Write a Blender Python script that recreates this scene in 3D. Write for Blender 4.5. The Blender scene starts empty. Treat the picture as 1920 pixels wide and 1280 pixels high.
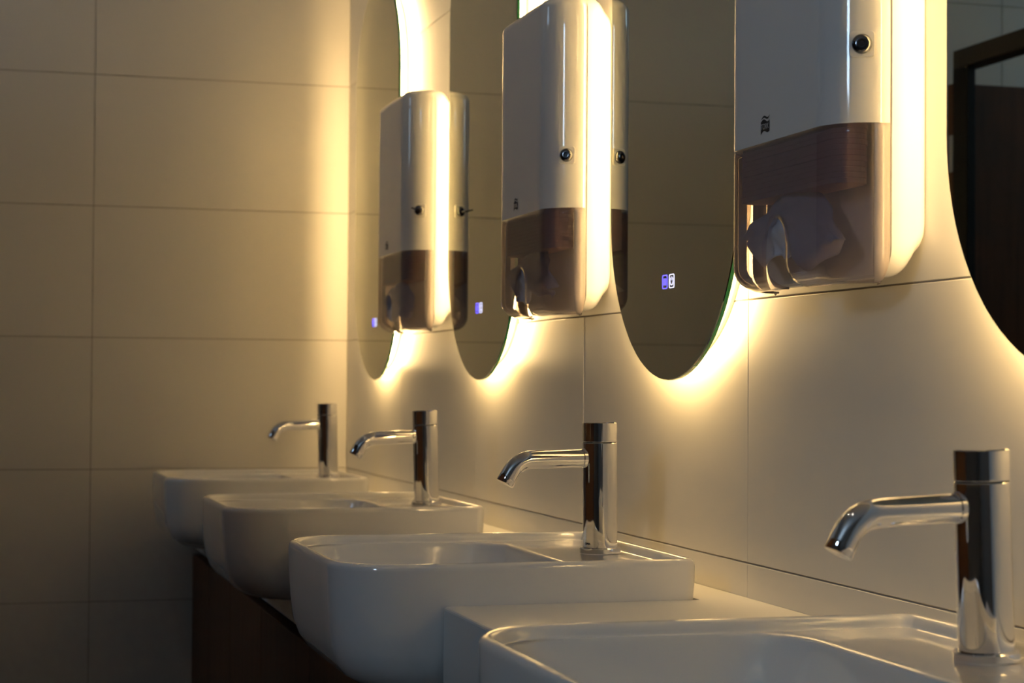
import bpy, bmesh, math, random
from mathutils import Vector, Matrix
random.seed(7)
PI = math.pi
scene = bpy.context.scene
COL = scene.collection

# ------------------------------------------------------------------ camera
# x = 0 is the tiled mirror wall (room on -x), y runs along the basins, z up
YAW, PITCH, ROLL = .2797, .0219, .0070
def cam_axes():
    fw = Vector((math.sin(YAW), math.cos(YAW), 0)); rt = Vector((math.cos(YAW), -math.sin(YAW), 0)); up = Vector((0, 0, 1))
    f2 = fw*math.cos(PITCH) + up*math.sin(PITCH); u2 = up*math.cos(PITCH) - fw*math.sin(PITCH)
    return rt*math.cos(ROLL) + u2*math.sin(ROLL), u2*math.cos(ROLL) - rt*math.sin(ROLL), f2
cd = bpy.data.cameras.new('camera'); cam = bpy.data.objects.new('camera', cd); COL.objects.link(cam)
r_, u_, f_ = cam_axes()
cam.matrix_world = Matrix(((r_.x, u_.x, -f_.x, -.8531), (r_.y, u_.y, -f_.y, 0), (r_.z, u_.z, -f_.z, 1.1033), (0, 0, 0, 1)))
cd.sensor_width = 36; cd.lens = 3527.6/1920*36; cd.clip_start = .02; cd.clip_end = 60
cd.dof.use_dof = True; cd.dof.focus_distance = 2.08; cd.dof.aperture_fstop = 10.5
scene.camera = cam

# ------------------------------------------------------------------ light
w = bpy.data.worlds.new('sky'); scene.world = w; w.use_nodes = True
w.node_tree.nodes['Background'].inputs[0].default_value = (.45, .62, .9, 1)
w.node_tree.nodes['Background'].inputs[1].default_value = .6
def area(name, loc, direction, sx, sy, power, color):
    l = bpy.data.lights.new(name, 'AREA'); l.shape = 'RECTANGLE'; l.size = sx; l.size_y = sy; l.energy = power; l.color = color
    o = bpy.data.objects.new(name, l); COL.objects.link(o); o.location = loc
    o.rotation_euler = Vector(direction).to_track_quat('-Z', 'Y').to_euler(); return o
# daylight entering by the two high windows in the left wall
area('window_daylight', (-2.615, -.05, 2.08), (1, 0, 0), .34, .50, 7.6, (.56, .77, 1))
area('window_daylight', (-2.615, 3.55, 2.15), (1, 0, 0), .40, .70, 1.5, (.50, .76, 1))
scene.view_settings.view_transform = 'Standard'; scene.view_settings.look = 'None'
scene.view_settings.exposure = .54; scene.view_settings.gamma = 1; scene.view_settings.use_curve_mapping = False

# ------------------------------------------------------------------ materials
def mat(name, col, rough=.5, metal=0, emit=None, strength=0, spec=.5, coat=0, bump=None, var=None, trans=0, ior=1.5):
    m = bpy.data.materials.new(name); m.use_nodes = True; nt = m.node_tree; b = nt.nodes['Principled BSDF']
    b.inputs['Base Color'].default_value = (*col, 1); b.inputs['Roughness'].default_value = rough; b.inputs['Metallic'].default_value = metal
    b.inputs['Specular IOR Level'].default_value = spec; b.inputs['Coat Weight'].default_value = coat; b.inputs['Coat Roughness'].default_value = .05
    b.inputs['Transmission Weight'].default_value = trans; b.inputs['IOR'].default_value = ior
    if emit: b.inputs['Emission Color'].default_value = (*emit, 1); b.inputs['Emission Strength'].default_value = strength
    if var or bump:
        tc = nt.nodes.new('ShaderNodeTexCoord'); n = nt.nodes.new('ShaderNodeTexNoise')
        sc = (var or bump)[0]; n.inputs['Scale'].default_value = sc; n.inputs['Detail'].default_value = 4
        nt.links.new(tc.outputs['Object'], n.inputs['Vector'])
        if var:
            r = nt.nodes.new('ShaderNodeMix'); r.data_type = 'RGBA'
            r.inputs['A'].default_value = (*[c*(1-var[1]) for c in col], 1); r.inputs['B'].default_value = (*[min(1, c*(1+var[1])) for c in col], 1)
            nt.links.new(n.outputs['Fac'], r.inputs['Factor']); nt.links.new(r.outputs['Result'], b.inputs['Base Color'])
        if bump:
            bp = nt.nodes.new('ShaderNodeBump'); bp.inputs['Strength'].default_value = bump[1]; bp.inputs['Distance'].default_value = .002
            nt.links.new(n.outputs['Fac'], bp.inputs['Height']); nt.links.new(bp.outputs['Normal'], b.inputs['Normal'])
    return m
M = {}
M['tile'] = mat('wall_tile', (.76, .73, .67), .34, var=(2.5, .03), spec=.4)
M['grout'] = mat('grout', (.34, .30, .25), .9)
M['floor'] = mat('floor_tile', (.10, .09, .08), .5, var=(6, .15))
M['ceiling'] = mat('ceiling_paint', (.55, .54, .52), .9)
M['dark_wall'] = mat('painted_wall', (.16, .14, .12), .7)
M['ceramic'] = mat('ceramic', (.80, .79, .77), .09, coat=.4)
M['counter'] = mat('solid_surface', (.78, .77, .74), .28)
M['chrome'] = mat('chrome', (.86, .86, .87), .035, 1)
M['dark_metal'] = mat('dark_metal', (.05, .05, .05), .3, 1)
M['black'] = mat('black', (.004, .004, .004), .7)
M['white_plastic'] = mat('white_plastic', (.78, .78, .78), .07, coat=.3)
M['base_plastic'] = mat('white_plastic_base', (.80, .79, .77), .3)
M['mirror'] = mat('mirror', (.60, .62, .53), .012, 1)
M['green'] = mat('glass_edge', (.008, .15, .055), .12)
M['frame'] = mat('mirror_frame', (.75, .74, .72), .4)
M['led'] = mat('led_strip', (1, 1, 1), .5, emit=(1, .655, .275), strength=51)
M['icon_blue'] = mat('icon_blue', (0, 0, 0), .5, emit=(.13, .10, 1), strength=1.6)
M['icon_white'] = mat('icon_white', (0, 0, 0), .5, emit=(.72, .70, 1), strength=1.1)
M['print'] = mat('print_dark', (.012, .012, .013), .5)
M['print_light'] = mat('print_light', (.5, .5, .5), .4)
M['bronze'] = mat('bronze_paint', (.035, .028, .018), .5)
M['lock'] = mat('lock_metal', (.22, .23, .25), .16, 1)
M['towel'] = mat('brown_towel', (.44, .30, .28), .9, var=(40, .12))
M['sheet'] = mat('pale_towel', (.60, .61, .70), .8, bump=(60, .3))
M['down'] = mat('downlight', (1, 1, 1), .5, emit=(1, .90, .80), strength=130)
M['glass'] = mat('window_glass', (.9, .95, 1), .02, trans=1, ior=1.1)
M['white_trim'] = mat('window_frame', (.5, .5, .5), .5)
def wood():
    m = mat('dark_wood', (.06, .028, .014), .6); nt = m.node_tree; b = nt.nodes['Principled BSDF']
    tc = nt.nodes.new('ShaderNodeTexCoord'); mp = nt.nodes.new('ShaderNodeMapping'); mp.inputs['Scale'].default_value = (18, 18, 1.2)
    n = nt.nodes.new('ShaderNodeTexNoise'); n.inputs['Scale'].default_value = 3; n.inputs['Detail'].default_value = 6
    r = nt.nodes.new('ShaderNodeValToRGB'); r.color_ramp.elements[0].color = (.060, .022, .008, 1); r.color_ramp.elements[1].color = (.155, .060, .020, 1)
    for a, c in ((tc.outputs['Object'], mp.inputs['Vector']), (mp.outputs['Vector'], n.inputs['Vector']), (n.outputs['Fac'], r.inputs['Fac']), (r.outputs['Color'], b.inputs['Base Color'])): nt.links.new(a, c)
    return m
M['wood'] = wood()
def smoky():
    m = bpy.data.materials.new('smoky_plastic'); m.use_nodes = True; nt = m.node_tree; nt.nodes.clear()
    o = nt.nodes.new('ShaderNodeOutputMaterial'); t = nt.nodes.new('ShaderNodeBsdfTransparent'); t.inputs[0].default_value = (.93, .85, .84, 1)
    d = nt.nodes.new('ShaderNodeBsdfDiffuse'); d.inputs[0].default_value = (.42, .38, .38, 1)
    g = nt.nodes.new('ShaderNodeBsdfGlossy'); g.inputs['Roughness'].default_value = .07; g.inputs[0].default_value = (.9, .9, .9, 1)
    lw = nt.nodes.new('ShaderNodeFresnel'); lw.inputs['IOR'].default_value = 1.42
    tl = nt.nodes.new('ShaderNodeBsdfTranslucent'); tl.inputs[0].default_value = (.76, .66, .65, 1); mx = nt.nodes.new('ShaderNodeMixShader'); mx.inputs[0].default_value = .6
    nt.links.new(d.outputs[0], mx.inputs[1]); nt.links.new(tl.outputs[0], mx.inputs[2]); d = mx
    m1 = nt.nodes.new('ShaderNodeMixShader'); m1.inputs[0].default_value = .33; m2 = nt.nodes.new('ShaderNodeMixShader')
    nt.links.new(t.outputs[0], m1.inputs[1]); nt.links.new(d.outputs[0], m1.inputs[2]); nt.links.new(lw.outputs[0], m2.inputs[0])
    nt.links.new(m1.outputs[0], m2.inputs[1]); nt.links.new(g.outputs[0], m2.inputs[2]); nt.links.new(m2.outputs[0], o.inputs[0])
    return m
M['smoky'] = smoky()
def clear():
    m = bpy.data.materials.new('clear_plastic'); m.use_nodes = True; nt = m.node_tree; nt.nodes.clear()
    o = nt.nodes.new('ShaderNodeOutputMaterial'); t = nt.nodes.new('ShaderNodeBsdfTransparent'); t.inputs[0].default_value = (.98, .97, .97, 1)
    nt.links.new(t.outputs[0], o.inputs[0]); return m
M['clear'] = clear()
M['rim_plastic'] = mat('rim_plastic', (.48, .42, .40), .15)

# ------------------------------------------------------------------ helpers
def link(name, me, m, parent=None, loc=(0, 0, 0), smooth=False):
    if m is not None and not me.materials:
        for k in (m if isinstance(m, (list, tuple)) else [m]): me.materials.append(M[k])
    if smooth:
        for p in me.polygons: p.use_smooth = True
    o = bpy.data.objects.new(name, me); COL.objects.link(o); o.location = loc
    if parent: o.parent = parent
    return o
def pyd(name, V, F):
    me = bpy.data.meshes.new(name); me.from_pydata([tuple(v) for v in V], [], F); me.validate(); me.update()
    bm = bmesh.new(); bm.from_mesh(me); bmesh.ops.recalc_face_normals(bm, faces=bm.faces); bm.to_mesh(me); bm.free(); return me
def box_me(name, a, b, bev=0, seg=2):
    bm = bmesh.new(); bmesh.ops.create_cube(bm, size=1)
    for v in bm.verts: v.co = Vector([a[i] + (v.co[i]+.5)*(b[i]-a[i]) for i in range(3)])
    if bev: bmesh.ops.bevel(bm, geom=list(bm.edges), offset=bev, segments=seg, affect='EDGES', profile=.5)
    me = bpy.data.meshes.new(name); bm.to_mesh(me); bm.free(); return me
def tag(o, label, cat, group=None):
    o['label'] = label; o['category'] = cat
    if group: o['group'] = group
    return o
def struct(o, label=None):
    o['kind'] = 'structure'
    if label: o['label'] = label
    return o
def empty(name, loc):
    o = bpy.data.objects.new(name, None); COL.objects.link(o); o.location = loc; o.empty_display_size = .05; return o
def copy_tree(root, loc):
    r = root.copy(); COL.objects.link(r); r.location = loc
    def rec(src, dst):
        for ch in [c for c in src.children]:
            c = ch.copy(); COL.objects.link(c); c.parent = dst; rec(ch, c)
    rec(root, r); return r
def tube(name, pts, rad, n=24, caps=True):
    """swept circle along points in the xz plane"""
    V, F = [], []
    for i, p in enumerate(pts):
        p = Vector(p); t = (Vector(pts[min(i+1, len(pts)-1)]) - Vector(pts[max(i-1, 0)])).normalized()
        a = Vector((0, 1, 0)); b = t.cross(a).normalized()
        rr = rad[i] if isinstance(rad, (list, tuple)) else rad
        for k in range(n): V.append(p + (a*math.cos(2*PI*k/n) + b*math.sin(2*PI*k/n))*rr)
    for i in range(len(pts)-1):
        for k in range(n): F.append((i*n+k, i*n+(k+1) % n, (i+1)*n+(k+1) % n, (i+1)*n+k))
    if caps: F.append(tuple(range(n))); F.append(tuple((len(pts)-1)*n+k for k in range(n)))
    return pyd(name, V, F)
def lathe(name, prof, n=48):
    V, F = [], []
    for r, z in prof:
        for k in range(n): V.append((r*math.cos(2*PI*k/n), r*math.sin(2*PI*k/n), z))
    for i in range(len(prof)-1):
        for k in range(n): F.append((i*n+k, i*n+(k+1) % n, (i+1)*n+(k+1) % n, (i+1)*n+k))
    F.append(tuple(range(n))); F.append(tuple((len(prof)-1)*n+k for k in range(n)))
    return pyd(name, V, F)
def autosmooth(me, ang=35):
    for p in me.polygons: p.use_smooth = True
    bm = bmesh.new(); bm.from_mesh(me)
    for e in bm.edges: e.smooth = not (len(e.link_faces) == 2 and e.calc_face_angle(0) > math.radians(ang))
    bm.to_mesh(me); bm.free(); return me
def text_me(s, size):
    cu = bpy.data.curves.new('t', 'FONT'); cu.body = s; cu.size = size; cu.align_x = 'CENTER'; cu.align_y = 'CENTER'; cu.extrude = .00012
    o = bpy.data.objects.new('t', cu); COL.objects.link(o)
    bpy.context.view_layer.update()
    me = bpy.data.meshes.new_from_object(o.evaluated_get(bpy.context.evaluated_depsgraph_get()))
    bpy.data.objects.remove(o); bpy.data.curves.remove(cu); return me

# ------------------------------------------------------------------ room shell with separate tiles
YE, XL, YF, ZC = 4.376, -2.62, -1.70, 2.7
struct(link('floor', box_me('floor', (XL, YF, -.05), (.03, YE+.03, 0)), 'floor'))
struct(link('ceiling', box_me('ceiling', (XL, YF, ZC), (.03, YE+.03, ZC+.05)), 'ceiling'))
wall_right = struct(link('wall_right', box_me('wall_right', (.0015, YF, 0), (.08, YE+.08, ZC)), 'grout'), 'cream tiled wall carrying the mirrors')
wall_back = struct(link('wall_back', box_me('wall_back', (XL, YE+.0015, 0), (.0015, YE+.08, ZC)), 'grout'), 'cream tiled end wall')
struct(link('wall_front', box_me('wall_front', (XL, YF-.08, 0), (.03, YF, ZC)), 'dark_wall'))
W0, W1, Z0, Z1 = -.32, .22, 1.89, 2.27
V0, V1, U0, U1 = 3.18, 3.92, 1.93, 2.37
def holed_wall():
    """left wall with the window openings, as a grid of cells"""
    ya, za = [YF, W0, W1, V0, V1, YE], [0, Z0, U0, Z1, U1, ZC]; me = bmesh.new()
    for i in range(5):
        for k in range(5):
            if (i == 1 and 1 <= k <= 2) or (i == 3 and 2 <= k <= 3): continue
            c = bmesh.ops.create_cube(me, size=1)['verts']
            for v in c: v.co = Vector((XL-.04+v.co.x*.08, ya[i]+(v.co.y+.5)*(ya[i+1]-ya[i]), za[k]+(v.co.z+.5)*(za[k+1]-za[k])))
    m = bpy.data.meshes.new('wall_left'); me.to_mesh(m); me.free(); return m
struct(link('wall_left', holed_wall(), 'dark_wall'))
def win(n, a, b, axis):
    p = struct(empty('window_%d' % n, ((a[0]+b[0])/2, (a[1]+b[1])/2, a[2])), 'window letting daylight in'); L = Vector(p.location)
    i = 0 if axis == 'x' else 1
    for lo, hi in (((0, 0), (1, .04)), ((0, .96), (1, 1)), ((0, .04), (.03, .96)), ((.97, .04), (1, .96))):
        aa, bb = Vector(a), Vector(b)
        aa[i] = a[i]+(b[i]-a[i])*lo[0]; bb[i] = a[i]+(b[i]-a[i])*hi[0]; aa.z = a[2]+(b[2]-a[2])*lo[1]; bb.z = a[2]+(b[2]-a[2])*hi[1]
        link('window_frame', box_me('window_frame', aa-L, bb-L), 'white_trim', p)
win(1, (XL-.06, W0, Z0), (XL-.02, W1, Z1), 'y')
win(2, (XL-.06, V0, U0), (XL-.02, V1, U1), 'y')

TG, TV, TB = .0018, .0011, .0018     # joint widths, level and upright
tile_cache = {}
def tile(parent, plane, a0, a1, z0, z1):
    """one wall tile; a is y on the right wall, x on the back wall"""
    key = (plane, round(a1-a0, 4), round(z1-z0, 4))
    if key not in tile_cache:
        wd, h, g, q = a1-a0, z1-z0, TG/2, TV/2
        if plane == 'r': me = box_me('tile', (0, q, g), (.006, wd-q, h-g), .0006, 1)
        else: me = box_me('tile', (TB/2, 0, g), (wd-TB/2, .006, h-g), .0006, 1)
        me.materials.append(M['tile']); tile_cache[key] = me
    o = bpy.data.objects.new('tile', tile_cache[key]); COL.objects.link(o); o.parent = parent
    j = random.uniform(-.00025, .00025)
    o.location = (j, a0, z0) if plane == 'r' else (a0, YE+j, z0)
ys = [YE]; y = 1.9919+.6*3
while y > YF: ys.append(y); y -= .6
ys.append(YF)
zs = [i*.3 for i in range(9)] + [ZC]
for i in range(len(ys)-1):
    for k in range(9): tile(wall_right, 'r', ys[i+1], ys[i], zs[k], zs[k+1])
xs = [0]; x = -.590
while x > XL: xs.append(x); x -= .6
xs.append(XL)
for i in range(len(xs)-1):
    for k in range(9): tile(wall_back, 'b', xs[i+1], xs[i], zs[k], zs[k+1])

# ------------------------------------------------------------------ counter and cabinets
FY = [4.012, 3.0998, 2.1876, 1.2754]           # basins, far to near
ORD = ['farthest', 'second farthest', 'third farthest', 'nearest']
CT, CX, CB = .8605, -.358, .722                # counter top, front, fascia bottom
BX0, BX1, BH = -.473, -.062, .205              # basin front, back, half width
def counter():
    y0, y1 = .72, YE-.0005
    out = [(-.0005, y0), (-.0005, y1), (CX, y1)]
    for fy in FY: out += [(CX, fy+BH-.001), (BX1+.001, fy+BH-.001), (BX1+.001, fy-BH+.001), (CX, fy-BH+.001)]
    out.append((CX, y0))
    n = len(out)
    bm = bmesh.new()
    top = [bm.verts.new((a, b, CT)) for a, b in out]; bot = [bm.verts.new((a, b, CB)) for a, b in out]
    bm.faces.new(top); bm.faces.new(bot[::-1])
    for i in range(n): bm.faces.new((top[i], bot[i], bot[(i+1) % n], top[(i+1) % n]))
    bmesh.ops.recalc_face_normals(bm, faces=bm.faces)
    bmesh.ops.triangulate(bm, faces=[f for f in bm.faces if len(f.verts) > 4])
    es = [e for e in bm.edges if all(abs(v.co.x-CX) < 1e-5 for v in e.verts) and all(abs(v.co.z-CT) < 1e-5 for v in e.verts)]
    bmesh.ops.bevel(bm, geom=es, offset=.0035, segments=3, affect='EDGES', profile=.5)
    me = bpy.data.meshes.new('countertop'); bm.to_mesh(me); bm.free()
    ct = tag(link('countertop', me, 'counter'), 'long white solid countertop with thick front edge running under the basins', 'countertop')
    for fy in FY: link('apron', box_me('apron', (CX, fy-BH, CB), (CX+.03, fy+BH, .7535)), 'counter', ct)
counter()
def cabinet(y0, y1, split, label):
    c = tag(empty('vanity_cabinet', (0, (y0+y1)/2, 0)), label, 'cabinet', 'dark wooden cabinets under the counter'); L = Vector(c.location)
    def p(nm, a, b, m, bev=0): return link(nm, box_me(nm, Vector(a)-L, Vector(b)-L, bev), m, c)
    p('body', (CX+.024, y0+.001, .08), (-.001, y1-.001, .60), 'black'); p('plinth', (CX+.06, y0+.001, 0), (-.02, y1-.001, .08), 'black')
    p('recess_rail', (CX+.03, y0+.001, .60), (CX+.045, y1-.001, .7215), 'black')
    e = [y0, split, y1]
    for i in (0, 1): p('door', (CX, e[i]+.0018, .09), (CX+.02, e[i+1]-.0018, .704), 'wood', .0012)
cabinet(3.726, YE-.002, 4.061, 'dark wooden vanity cabinet in the corner against the end wall, below the farthest basin')
cabinet(2.816, 3.726, 3.309, 'dark wooden vanity cabinet below the second farthest basin')
cabinet(1.906, 2.816, 2.361, 'dark wooden vanity cabinet below the third farthest basin')
cabinet(.73, 1.906, 1.318, 'dark wooden vanity cabinet below the nearest basin')

# ------------------------------------------------------------------ basins
RIM, DECK = .9065, .8955
def rrect(x0, x1, hw, rf, rb, n=14):
    """rounded rectangle ring: rf radius at the front (x0) corners, rb at the back"""
    P = []
    for cx, cy, r, a0 in ((x1-rb, hw-rb, rb, 0), (x0+rf, hw-rf, rf, 90), (x0+rf, -hw+rf, rf, 180), (x1-rb, -hw+rb, rb, 270)):
        for k in range(n):
            a = math.radians(a0 + 90*k/(n-1)); P.append((cx+r*math.cos(a), cy+r*math.sin(a)))
    # subdivide straight runs
    Q = []
    for i in range(len(P)):
        Q.append(P[i])
        if i % n == n-1:
            q = P[(i+1) % len(P)]
            for t in range(1, 8): Q.append((P[i][0]+(q[0]-P[i][0])*t/8, P[i][1]+(q[1]-P[i][1])*t/8))
    return Q
def basin_me():
    rings = []
    # outside, bottom to rim: (inset front, inset side, inset back, z)
    for ii, z in ((.115, .7555), (.085, .7565), (.060, .760), (.040, .7665), (.024, .777), (.013, .792), (.006, .812), (.0025, .840), (.0005, .872), (0, .898)):
        sb = min(ii, .004) if z > .80 else ii
        rings.append([(a, b, z) for a, b in rrect(BX0+ii, BX1-sb, BH-ii*.75-.001, max(.078-ii*.2, .03), .016+min(ii, .03))])
    for ii, z in ((.0008, .9020), (.003, .9052), (.006, RIM), (.009, .9056), (.0115, .9025), (.0125, .8985), (.0132, DECK+.0008), (.0138, DECK)):
        rings.append([(a, b, z) for a, b in rrect(BX0+ii, BX1-ii, BH-ii, .078-ii*.8, max(.016-ii*.5, .008))])
    for ii, bb, rb in ((.0139, BX1-.0145, .008), (.0140, BX1-.022, .012), (.0142, -.178, .05), (.0143, -.184, .058)):
        rings.append([(a, b, DECK) for a, b in rrect(BX0+ii, bb, BH-ii, .078-ii*.8, rb)])
    # bowl mouth then bowl; the tap ledge is the flat part behind it
    BB = -.188
    for ii, z, bb in ((.0145, DECK-.0005, BB), (.0155, DECK-.003, BB-.002), (.0165, DECK-.009, BB-.004), (.019, .873, BB-.009), (.025, .848, BB-.018), (.038, .824, BB-.034), (.064, .808, BB-.058), (.105, .801, BB-.095)):
        rings.append([(a, b, z) for a, b in rrect(BX0+ii, bb, BH-ii, max(.066-ii*.4, .03), .06)])
    V = [p for r in rings for p in r]; n = len(rings[0]); F = []
    for i in range(len(rings)-1):
        for k in range(n): F.append((i*n+k, i*n+(k+1) % n, (i+1)*n+(k+1) % n, (i+1)*n+k))
    F.append(tuple(range(n))[::-1]); F.append(tuple((len(rings)-1)*n+k for k in range(n)))
    me = pyd('basin', V, F)
    for p in me.polygons: p.use_smooth = True
    return me
b0 = empty('washbasin', (0, FY[0], 0))
link('bowl', basin_me(), 'ceramic', b0)
dr = link('drain', autosmooth(lathe('drain', [(.001, .803), (.030, .803), (.033, .8015), (.033, .798), (.001, .798)], 32)), 'chrome', b0, (-.325, 0, 0))
link('overflow_ring', autosmooth(lathe('overflow_ring', [(.0075, 0), (.0095, .0015), (.0115, .0015), (.012, 0)], 24)), 'chrome', b0, (-.196, 0, .862)).rotation_euler = (0, math.radians(-75), 0)
basins = [b0] + [copy_tree(b0, (0, y, 0)) for y in FY[1:]]
BL = ['white ceramic washbasin farthest from the camera, beside the end wall', 'white ceramic washbasin second farthest, under the mirror with the far dispenser',
      'white ceramic washbasin in the middle foreground, sharp in focus', 'white ceramic washbasin nearest the camera, cut off by the bottom edge']
for o, l in zip(basins, BL): tag(o, l, 'basin', 'washbasins along the counter')

# ------------------------------------------------------------------ taps
FX, FZ = -.1108, DECK+.0002
def tap():
    t = empty('basin_tap', (FX, FY[0], FZ))
    link('flange', autosmooth(lathe('flange', [(.001, 0), (.0246, 0), (.0254, .0008), (.0254, .0066), (.0246, .0075), (.001, .0075)])), 'chrome', t)
    link('column', autosmooth(lathe('column', [(.001, .0055), (.0212, .0055), (.0212, .1345), (.0208, .1350), (.001, .1350)])), 'chrome', t)
    link('seam_ring', autosmooth(lathe('seam_ring', [(.001, .1349), (.0204, .1349), (.0204, .1363), (.001, .1363)])), 'dark_metal', t)
    link('handle_cap', autosmooth(lathe('handle_cap', [(.001, .1362), (.0208, .1362), (.0212, .1367), (.0212, .1592), (.0204, .1600), (.001, .1600)])), 'chrome', t)
    pts = [(-.015, 0, .1165), (-.03, 0, .1163), (-.05, 0, .116), (-.070, 0, .1157), (-.087, 0, .1153)]
    cx, cz, r = -.087, .1153-.030, .030
    for k in range(1, 9):
        a = math.radians(59*k/8); pts.append((cx-r*math.sin(a), 0, cz+r*math.cos(a)))
    e = Vector(pts[-1]); d = Vector((-math.cos(math.radians(59)), 0, -math.sin(math.radians(59))))
    pts += [tuple(e+d*.008), tuple(e+d*.0155), tuple(e+d*.0163)]
    rad = [.0112]*(len(pts)-1) + [.0107]
    # hollow mouth
    pts += [tuple(e+d*.0162), tuple(e+d*.008)]; rad += [.0088, .0086]
    s = link('spout', autosmooth(tube('spout', pts, rad, 32)), 'chrome', t)
    ae = e+d*.0105
    a = link('aerator', autosmooth(lathe('aerator', [(.001, 0), (.0084, 0), (.0084, .003), (.001, .003)], 24)), 'black', s, tuple(ae))
    a.rotation_euler = (0, math.radians(31), 0)
    link('collar', autosmooth(tube('collar', [(-.0185, 0, .1165), (-.0225, 0, .1164), (-.0232, 0, .1164)], [.0122, .0122, .0112], 32)), 'chrome', t)
    return t
t0 = tap()
taps = [t0] + [copy_tree(t0, (FX, y, FZ)) for y in FY[1:]]
TL = ['chrome basin tap farthest from the camera, in front of the end wall', 'chrome basin tap on the second farthest basin',
      'chrome basin tap on the sharply focused middle basin', 'large blurred chrome basin tap nearest the camera at right']
TILT = [1.5, 1.6, .5, 1.9]
for o, l, a in zip(taps, TL, TILT): tag(o, l, 'tap', 'chrome taps on the basins'); o.rotation_euler = (0, math.radians(-a), 0)
# tiny dark lettering low on the focused tap's column
me = text_me('OMA', .0038); me.transform(Matrix(((1, 0, 0, 0), (0, 0, 1, 0), (0, 1, 0, 0), (0, 0, 0, 1))) @ Matrix.Diagonal((1, 1, -1, 1)))
o = link('lettering', me, 'print', taps[2], (-.0214*math.sin(math.radians(64)), -.0214*math.cos(math.radians(64)), .0125)); o.rotation_euler = (0, 0, math.radians(-64))

# ------------------------------------------------------------------ backlit mirrors
MR, MZ0, MZ1, MX = .2194, 1.1076, 1.965, -.0268
def capsule(r, x, n=40):
    """ring in the yz plane, centred on y = 0, inset by MR - r"""
    P = []; zt, zb = MZ1-MR, MZ0+MR
    for k in range(n+1): a = PI*k/n; P.append((x, r*math.cos(a), zt+r*math.sin(a)))
    m = 10
    for k in range(1, m): P.append((x, -r, zt+(zb-zt)*k/m))
    for k in range(n+1): a = PI+PI*k/n; P.append((x, r*math.cos(a), zb+r*math.sin(a)))
    for k in range(1, m): P.append((x, r, zb+(zt-zb)*k/m))
    return P
def loft(name, rings, cap0=True, cap1=True, flat_mats=None):
    n = len(rings[0]); V = [p for r in rings for p in r]; F = []
    for i in range(len(rings)-1):
        for k in range(n): F.append((i*n+k, i*n+(k+1) % n, (i+1)*n+(k+1) % n, (i+1)*n+k))
    if cap0: F.append(tuple(range(n)))
    if cap1: F.append(tuple((len(rings)-1)*n+k for k in range(n)))
    return pyd(name, V, F)
def ring_me(name, outer, inner, d=.0003):
    """flat frame between two rings in the yz plane, thickness d along x"""
    n = len(outer); V = [(0, a, b) for a, b in outer] + [(0, a, b) for a, b in inner] + [(-d, a, b) for a, b in outer] + [(-d, a, b) for a, b in inner]; F = []
    for k in range(n):
        j = (k+1) % n
        F += [(k, j, n+j, n+k), (2*n+k, 2*n+j, 3*n+j, 3*n+k), (k, j, 2*n+j, 2*n+k), (n+k, n+j, 3*n+j, 3*n+k)]
    return pyd(name, V, F)
def rr2(w, h, r, n=6):
    P = []
    for sx, sy, a0 in ((1, 1, 0), (-1, 1, 90), (-1, -1, 180), (1, -1, 270)):
        for k in range(n): a = math.radians(a0+90*k/(n-1)); P.append((sx*(w/2-r)+r*math.cos(a), sy*(h/2-r)+r*math.sin(a)))
    return P
def mirror():
    t = empty('backlit_mirror', (0, 0, 0))
    me = loft('glass_pane', [capsule(MR, -.0213), capsule(MR, MX+.0010), capsule(MR-.0010, MX)])
    me.materials.append(M['mirror']); me.materials.append(M['green'])
    n = len(capsule(MR, 0))
    for p in me.polygons: p.material_index = 0 if abs(p.normal.x) > .5 else 1
    link('glass_pane', me, None, t)
    link('back_frame', loft('back_frame', [capsule(MR-.0300, -.0003), capsule(MR-.0300, -.0211)]), 'frame', t, smooth=False)
    link('frame_lip', autosmooth(loft('frame_lip', [capsule(MR-.0255, -.0004), capsule(MR-.0255, -.0050), capsule(MR-.0300, -.0050)], True, True)), 'frame', t)
    link('led_strip', autosmooth(loft('led_strip', [capsule(MR-.0285, -.0098), capsule(MR-.0285, -.0205)], False, False)), 'led', t)
    # two touch symbols glowing through the pane
    pn = empty('touch_symbols', (MX-.0002, 0, 1.2297)); pn.parent = t
    S = .0175
    link('heater_symbol', ring_me('heater_symbol', rr2(S, S, .003), rr2(S-.0026, S-.0026, .002)), 'icon_blue', pn, (0, .0112, 0))
    V, F = [], []
    for c in (-.0036, 0, .0036):
        b = len(V)
        for k in range(13):
            z = -.0042+.0084*k/12; yy = c+.0008*math.sin(k/12*4*PI)
            V += [(-.0003, yy-.0012, z), (-.0003, yy+.0012, z)]
        F += [(b+2*k, b+2*k+1, b+2*k+3, b+2*k+2) for k in range(12)]
    link('heat_waves', pyd('heat_waves', V, F), 'icon_blue', pn, (0, .0112, 0))
    link('power_symbol', ring_me('power_symbol', rr2(S, S, .003), rr2(S-.0026, S-.0026, .002)), 'icon_white', pn, (0, -.0122, 0))
    V, F = [], []
    for k in range(33):
        a = math.radians(115+310*k/32)
        for r in (.0040, .0054): V.append((-.0003, r*math.cos(a), r*math.sin(a)))
    F = [(2*k, 2*k+1, 2*k+3, 2*k+2) for k in range(32)]
    b = len(V); V += [(-.0003, -.0006, .0008), (-.0003, .0006, .0008), (-.0003, .0006, .0060), (-.0003, -.0006, .0060)]; F.append((b, b+1, b+2, b+3))
    link('power_mark', pyd('power_mark', V, F), 'icon_white', pn, (0, -.0122, 0))
    return t
m0 = mirror(); MY = [3.941, 3.081, 2.1795, 1.2710]
m0.location.y = MY[0]
mirrors = [m0] + [copy_tree(m0, (0, y, 0)) for y in MY[1:]]
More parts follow.
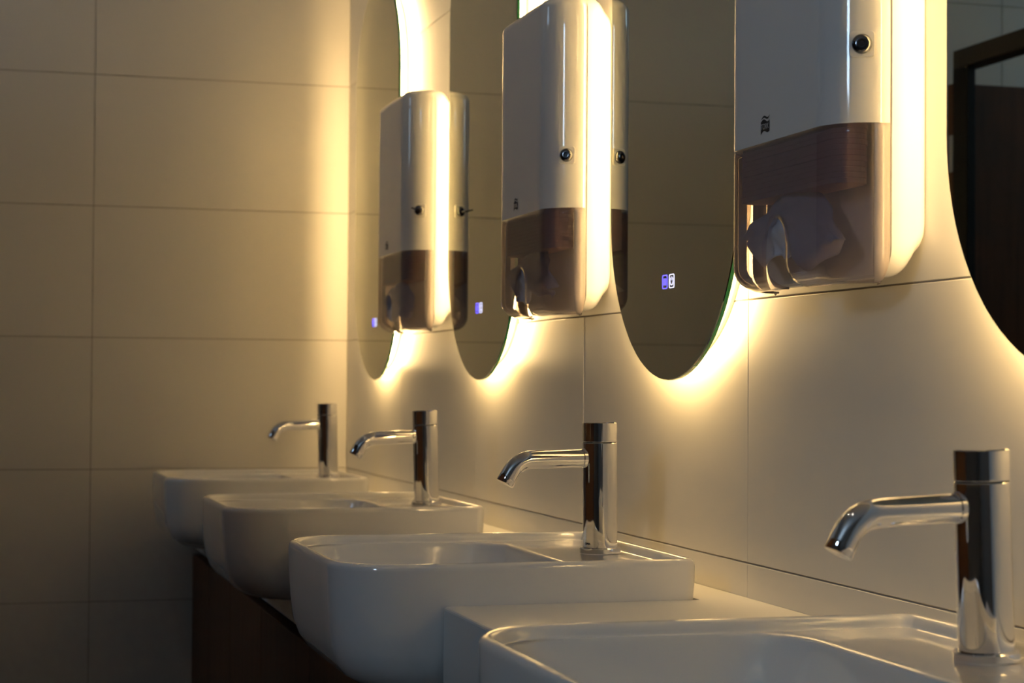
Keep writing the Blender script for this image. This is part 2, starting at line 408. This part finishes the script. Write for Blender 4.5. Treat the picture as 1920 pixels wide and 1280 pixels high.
ML = ['tall rounded backlit mirror farthest from the camera, beside the end wall', 'tall rounded backlit mirror between the far and the middle dispenser',
      'tall rounded backlit mirror with sharp glowing symbols, between the middle and the nearest dispenser', 'tall rounded backlit mirror at the right edge reflecting a dark door']
for o, l in zip(mirrors, ML): tag(o, l, 'mirror', 'backlit mirrors above the basins')

# ------------------------------------------------------------------ towel dispensers
DW, DD, DS, DR = .1415, .0910, .0385, .046       # half width, depth, seam, corner radius
DZ0, DZ1, DWIN = 1.205, 1.643, 1.346
def dpath(e, half=None):
    """cover outline in plan from the near seam round the front to the far seam, shrunk by e; returns (x, y, s) list"""
    hw, d, r = DW-e, DD-e, DR-e*.6
    P = [(-DS, -hw)]
    for k in range(13):
        a = math.radians(90*k/12); P.append((-(d-r)-r*math.sin(a), -hw+r-r*math.cos(a)))
    m = 24
    for k in range(1, m): P.append((-d, -(hw-r)+2*(hw-r)*k/m))
    for k in range(13):
        a = math.radians(90-90*k/12); P.append((-(d-r)-r*math.sin(a), hw-r+r*math.cos(a)))
    P.append((-DS, hw)); return P
def zrounds(z0, z1, r0, r1, mid=10):
    L = []
    if r0:
        for k in range(7): a = math.radians(90*k/6); L.append((z0+r0-r0*math.cos(a), r0-r0*math.sin(a)))
    else: L.append((z0, 0))
    za, zb = L[-1][0], z1-r1
    for k in range(1, mid): L.append((za+(zb-za)*k/mid, 0))
    if r1:
        for k in range(7): a = math.radians(90*k/6); L.append((z1-r1+r1*math.sin(a), r1-r1*math.cos(a)))
    else: L.append((z1, 0))
    return L
def shell(name, z0, z1, r0, r1, cap_top=False, cap_bot=False):
    L = zrounds(z0, z1, r0, r1); V, F = [], []; rows = [dpath(e) for z, e in L]; n = len(rows[0])
    for (z, e), R_ in zip(L, rows): V += [(a, b, z) for a, b in R_]
    for i in range(len(L)-1):
        for k in range(n-1): F.append((i*n+k, i*n+k+1, (i+1)*n+k+1, (i+1)*n+k))
    if cap_top: F.append(tuple((len(L)-1)*n+k for k in range(n)))
    if cap_bot: F.append(tuple(range(n)))
    return V, F
def window_shell(rim=0):
    """smoky lower cover with the arched pull opening in the middle of its front"""
    cw = .0255
    L = zrounds(DZ0-.006, DWIN, .026, 0, 16); V, F = [], []
    i0 = 8; spring = L[i0][0]
    arch = lambda dy: spring + .028*math.sqrt(max(0, 1-(dy/cw)**2))
    base = dpath(0); n = len(base)
    def patch(idx_pts, lo):
        b = len(V); m = len(idx_pts)
        for j, (k, t) in enumerate(idx_pts):
            for (z, e) in (L[i0:] if lo else L):
                P = dpath(e); p = Vector(P[k]); q = Vector(P[min(k+1, n-1)]); c = p.lerp(q, t)
                zz = z
                if lo: zz = lo(c.y) + (DWIN-lo(c.y))*(z-spring)/(DWIN-spring); P0 = dpath(0); c = Vector(P0[k]).lerp(Vector(P0[min(k+1, n-1)]), t)
                V.append((c.x, c.y, zz))
        nz = len(L)-(i0 if lo else 0)
        for j in range(m-1):
            for i in range(nz-1): F.append((b+j*nz+i, b+(j+1)*nz+i, b+(j+1)*nz+i+1, b+j*nz+i+1))
    def at(yv):
        for k in range(10, n-1):
            if base[k][1] <= yv <= base[k+1][1] and base[k+1][1] > base[k][1]: return (k, (yv-base[k][1])/(base[k+1][1]-base[k][1]))
    l, r = at(-cw), at(cw)
    if rim:
        patch([(0, 0), (1, 0), (2, .5)] if rim < 0 else [(n-4, .5), (n-2, 0), (n-1, 0)], None); return pyd('window_rim', V, F)
    patch([(2, .5)] + [(k, 0) for k in range(3, l[0]+1)] + [l], None)
    patch([at(-cw+2*cw*i/28) for i in range(29)], arch)
    patch([r] + [(k, 0) for k in range(r[0]+1, n-3)] + [(n-4, .5)], None)
    me = pyd('window_cover', V, F); bm = bmesh.new(); bm.from_mesh(me); bmesh.ops.remove_doubles(bm, verts=bm.verts, dist=2e-5)
    bmesh.ops.recalc_face_normals(bm, faces=bm.faces); bm.to_mesh(me); bm.free(); return me
def base_me():
    rings = []
    n = 10
    for x, hw, z0, z1, r in ((-.0008, DW-.004, 1.237, 1.611, .020), (-.003, DW-.001, 1.2305, 1.6175, .020), (-.006, DW, 1.2275, 1.6205, .020), (-.0095, DW, 1.2235, 1.6245, .021), (-.0125, DW, 1.217, 1.631, .023),
                             (-.016, DW, 1.2105, 1.6375, .026), (-.020, DW, 1.2067, 1.6413, .028), (-.025, DW, 1.205, 1.643, .028), (-.0365, DW, 1.205, 1.643, .028), (-.0374, DW-.0025, 1.2075, 1.6405, .027), (-.0384, DW-.0025, 1.2075, 1.6405, .027)):
        P = rr2(2*hw, z1-z0, r, n); rings.append([(x, a, b+(z0+z1)/2) for a, b in P])
    return autosmooth(loft('back_shell', rings), 50)
def flag_me():
    top = lambda t: .0040+.0016*math.sin((t-.08)*2*PI)+.003*max(0, t-.75)
    V, F = [], []; n = 16; wd = .0215
    for k in range(n+1):
        t = k/n; yv = wd/2-wd*t; hi = top(t)+.0018; lo = -.0068+.0016*math.sin((t-.08)*2*PI)+.0022*t
        V += [(0, yv, lo), (0, yv, hi)]
    F = [(2*k, 2*k+1, 2*k+3, 2*k+2) for k in range(n)]
    b = len(V)
    for k in range(n+1):
        t = k/n; yv = wd/2-.0012-wd*.98*t; c = top(t)+.0046+.0026*max(0, t-.6)*2; th = .0013*math.sin(PI*min(1, t*1.02))**.6+.0001
        V += [(0, yv, c-th), (0, yv, c+th*.6)]
    F += [(b+2*k, b+2*k+1, b+2*k+3, b+2*k+2) for k in range(n)]
    return pyd('maker_mark', V, F)
def dispenser():
    t = empty('towel_dispenser', (0, 0, 0))
    link('back_shell', base_me(), 'base_plastic', t)
    V, F = shell('cover', DWIN, DZ1, 0, .016, cap_top=True)
    c = link('cover', autosmooth(pyd('cover', V, F), 50), 'white_plastic', t)
    wdw = link('window_cover', autosmooth(window_shell(), 50), 'smoky', t)
    sm = wdw.modifiers.new('thickness', 'SOLIDIFY'); sm.thickness = .0022; sm.offset = -1; sm.material_offset = 1; wdw.data.materials.append(M['clear'])
    for sd in (-1, 1):
        wr = link('window_rim', autosmooth(window_shell(sd), 50), 'rim_plastic', t)
        sm = wr.modifiers.new('thickness', 'SOLIDIFY'); sm.thickness = .0022; sm.offset = -1
    # lock on the rounded near edge
    a = math.radians(64); nx, ny = -math.cos(a), -math.sin(a)
    px, py = -(DD-DR)-DR*math.cos(a), -DW+DR-DR*math.sin(a)
    lk = empty('lock', (px, py, 1.4185)); lk.parent = t; lk.rotation_euler = (0, 0, math.atan2(ny, nx))
    # local +x = outward normal
    me = loft('lock_plate', [[(-.002, q[0], q[1]) for q in rr2(.0235, .0245, .004)], [(.0006, q[0], q[1]) for q in rr2(.0235, .0245, .004)], [(.0011, q[0], q[1]) for q in rr2(.0225, .0235, .0034)]])
    link('lock_plate', autosmooth(me), 'white_plastic', lk)
    prof = [(.001, .0005), (.0092, .0005), (.0094, .002), (.0088, .0040), (.0070, .0056), (.0045, .0064), (.0030, .0062), (.0028, .0045), (.001, .0045)]
    k = link('keyhole_barrel', autosmooth(lathe('keyhole_barrel', prof, 32), 60), 'lock', lk); k.rotation_euler = (0, math.radians(90), 0)
    # printed mark
    mk = link('maker_mark', flag_me(), 'print', c, (-DD-.0003, .024, 1.362))
    me = text_me('TORK', .0078); me.transform(Matrix(((0, 0, -1, 0), (-1, 0, 0, 0), (0, 1, 0, 0), (0, 0, 0, 1))) @ Matrix.Diagonal((.92, 1.05, 1, 1)))
    tx = link('lettering', me, 'print_light', mk, (-.0003, 0, -.0004))
    return t
d0 = dispenser(); DY = [3.502, 2.613, 1.7145]
d0.location.y = DY[0]
disp = [d0] + [copy_tree(d0, (0, y, 0)) for y in DY[1:]]
DLb = ['white paper towel dispenser farthest from the camera with a key in its lock', 'white paper towel dispenser in the middle, between two mirrors', 'large white paper towel dispenser nearest the camera with dark printed mark']
for o, l in zip(disp, DLb): tag(o, l, 'dispenser', 'towel dispensers between the mirrors')
# key left in the far dispenser's lock
lk = [c for c in d0.children if c.name.startswith('lock')][0]
me = box_me('key', (.006, -.0012, -.002), (.017, .0012, .002), .0006, 1)
bm = bmesh.new(); bm.from_mesh(me)
me2 = box_me('kb', (.015, -.0013, -.010), (.027, .0013, .010), .001, 2); bm.from_mesh(me2); bm.to_mesh(me); bm.free()
ko = link('key', me, 'dark_metal', lk); ko.rotation_euler = (math.radians(75), 0, 0)
# towels inside each dispenser
def stack_me():
    rings = []; z = 1.292
    rnd = random.Random(3)
    while z < 1.60:
        o = rnd.uniform(-.0012, .0012)
        for s, dz in ((.0003, 0), (0, .0006), (0, .0045), (.0003, .0051)):
            rings.append([(a-.0625+o*.5, b, z+dz) for a, b in rr2(.038-2*s, .236-2*s, .017, 6)])
        z += .0052
    return loft('towel_stack', rings)
def sheet_me(seed):
    rnd = random.Random(seed); ph = [rnd.uniform(0, 6.28) for _ in range(6)]
    V, F = [], []; nu, nv = 48, 22
    for i in range(nu+1):
        u = -1+2*i/nu
        for j in range(nv+1):
            v = j/nv
            yy = u*.112
            ztop = 1.300-.050*max(0, abs(u-.1))**2.0
            zbot = 1.236-.016*math.cos(u*2.2+.4)+.010*math.sin(5*u+ph[0])+.004*math.sin(13*u+ph[1])
            zz = ztop+(zbot-ztop)*v
            xx = -.066-.019*math.sin(v*2.4)*(1-.5*u*u)+.004*math.sin(7*u+3*v+ph[2])+.003*math.sin(11*v-5*u+ph[3])+.0015*math.sin(19*u+9*v+ph[4])
            V.append((max(xx, -.0865), yy, zz))
    m = nv+1
    for i in range(nu):
        for j in range(nv): F.append((i*m+j, (i+1)*m+j, (i+1)*m+j+1, i*m+j+1))
    return pyd('towel_sheet', V, F)
sm_ = stack_me(); sm_.materials.append(M['towel'])
PL = ['farthest', 'middle', 'nearest']
for i, yv in enumerate(DY):
    s = empty('paper_towel_stack', (0, yv, 1.29))
    link('folded_towels', sm_, None, s, (0, 0, -1.29))
    sh = link('pulled_towel', sheet_me(11+i), 'sheet', s, (0, 0, -1.29), smooth=True)
    md = sh.modifiers.new('thickness', 'SOLIDIFY'); md.thickness = .0006
    tag(s, 'brown folded paper towels with a crumpled pale end inside the %s dispenser' % PL[i], 'paper towels', 'paper towels in the dispensers')

# ------------------------------------------------------------------ cubicles opposite: open one seen in the mirrors, closed ones added to block daylight
PX = -1.455
def bx(nm, a, b, m, parent, bev=0):
    L = Vector(parent.location); return link(nm, box_me(nm, Vector(a)-L, Vector(b)-L, bev), m, parent)
fr = tag(empty('cubicle_frame', (PX, 3.5, 0)), 'dark toilet cubicle frame reflected in the right edge mirror', 'cubicle')
bx('header_rail', (PX-.05, 1.36, 1.860), (PX, 4.035, 1.906), 'bronze', fr, .003)
bx('post', (PX-.022, 3.965, 0), (PX, 4.035, 1.862), 'black', fr, .002)
bx('post', (PX-.07, 2.86, 0), (PX, 3.24, 1.859), 'wood', fr, .002)
bx('post', (PX-.07, 2.08, 0), (PX, 2.18, 1.859), 'wood', fr, .002)  # unseen post, added with the daylight-blocking doors
bx('post', (PX-.07, 1.36, 0), (PX, 1.46, 1.859), 'wood', fr, .002)  # unseen end post of the added daylight-blocking run
for a, b, l in ((2.18, 2.86, 'closed dark brown cubicle door beside the open cubicle, facing the second basin'), (1.46, 2.08, 'closed dark brown cubicle door facing the sharply focused middle basin')):  # unseen leaves, added to keep window daylight off the lower end wall
    d = tag(empty('cubicle_door', (PX-.03, (a+b)/2, 0)), l, 'door', 'closed cubicle doors')
    bx('leaf', (PX-.045, a+.004, .12), (PX-.015, b-.004, 1.84), 'wood', d, .002)
    bx('handle', (PX-.015, b-.06, .98), (PX+.02, b-.04, 1.05), 'chrome', d, .004)
d = tag(empty('cubicle_door', (PX-.07, 3.99, 0)), 'open dark brown cubicle door reflected in the right edge mirror', 'door')
bx('leaf', (PX-.68, 4.085, .12), (PX-.030, 4.115, 1.838), 'wood', d, .002)
for z in (1.62, 1.0, .35): bx('hinge', (PX-.0298, 4.050, z), (PX-.020, 4.090, z+.09), 'chrome', d, .001)

# ------------------------------------------------------------------ small ceiling spots
for i, (x, y) in enumerate(((-.95, 3.6), (-.95, 2.4), (-.95, 1.2))):
    s = tag(empty('ceiling_spot', (x, y, ZC)), 'small recessed ceiling spot above the %s basins' % ('far', 'middle', 'near')[i], 'light', 'ceiling spots')
    link('trim_ring', autosmooth(lathe('trim_ring', [(.013, -.001), (.018, -.006), (.042, -.006), (.044, -.001)], 32)), 'white_trim', s)
    link('lens', lathe('lens', [(.001, -.002), (.012, -.002), (.012, -.001), (.001, -.001)], 24), 'down', s)
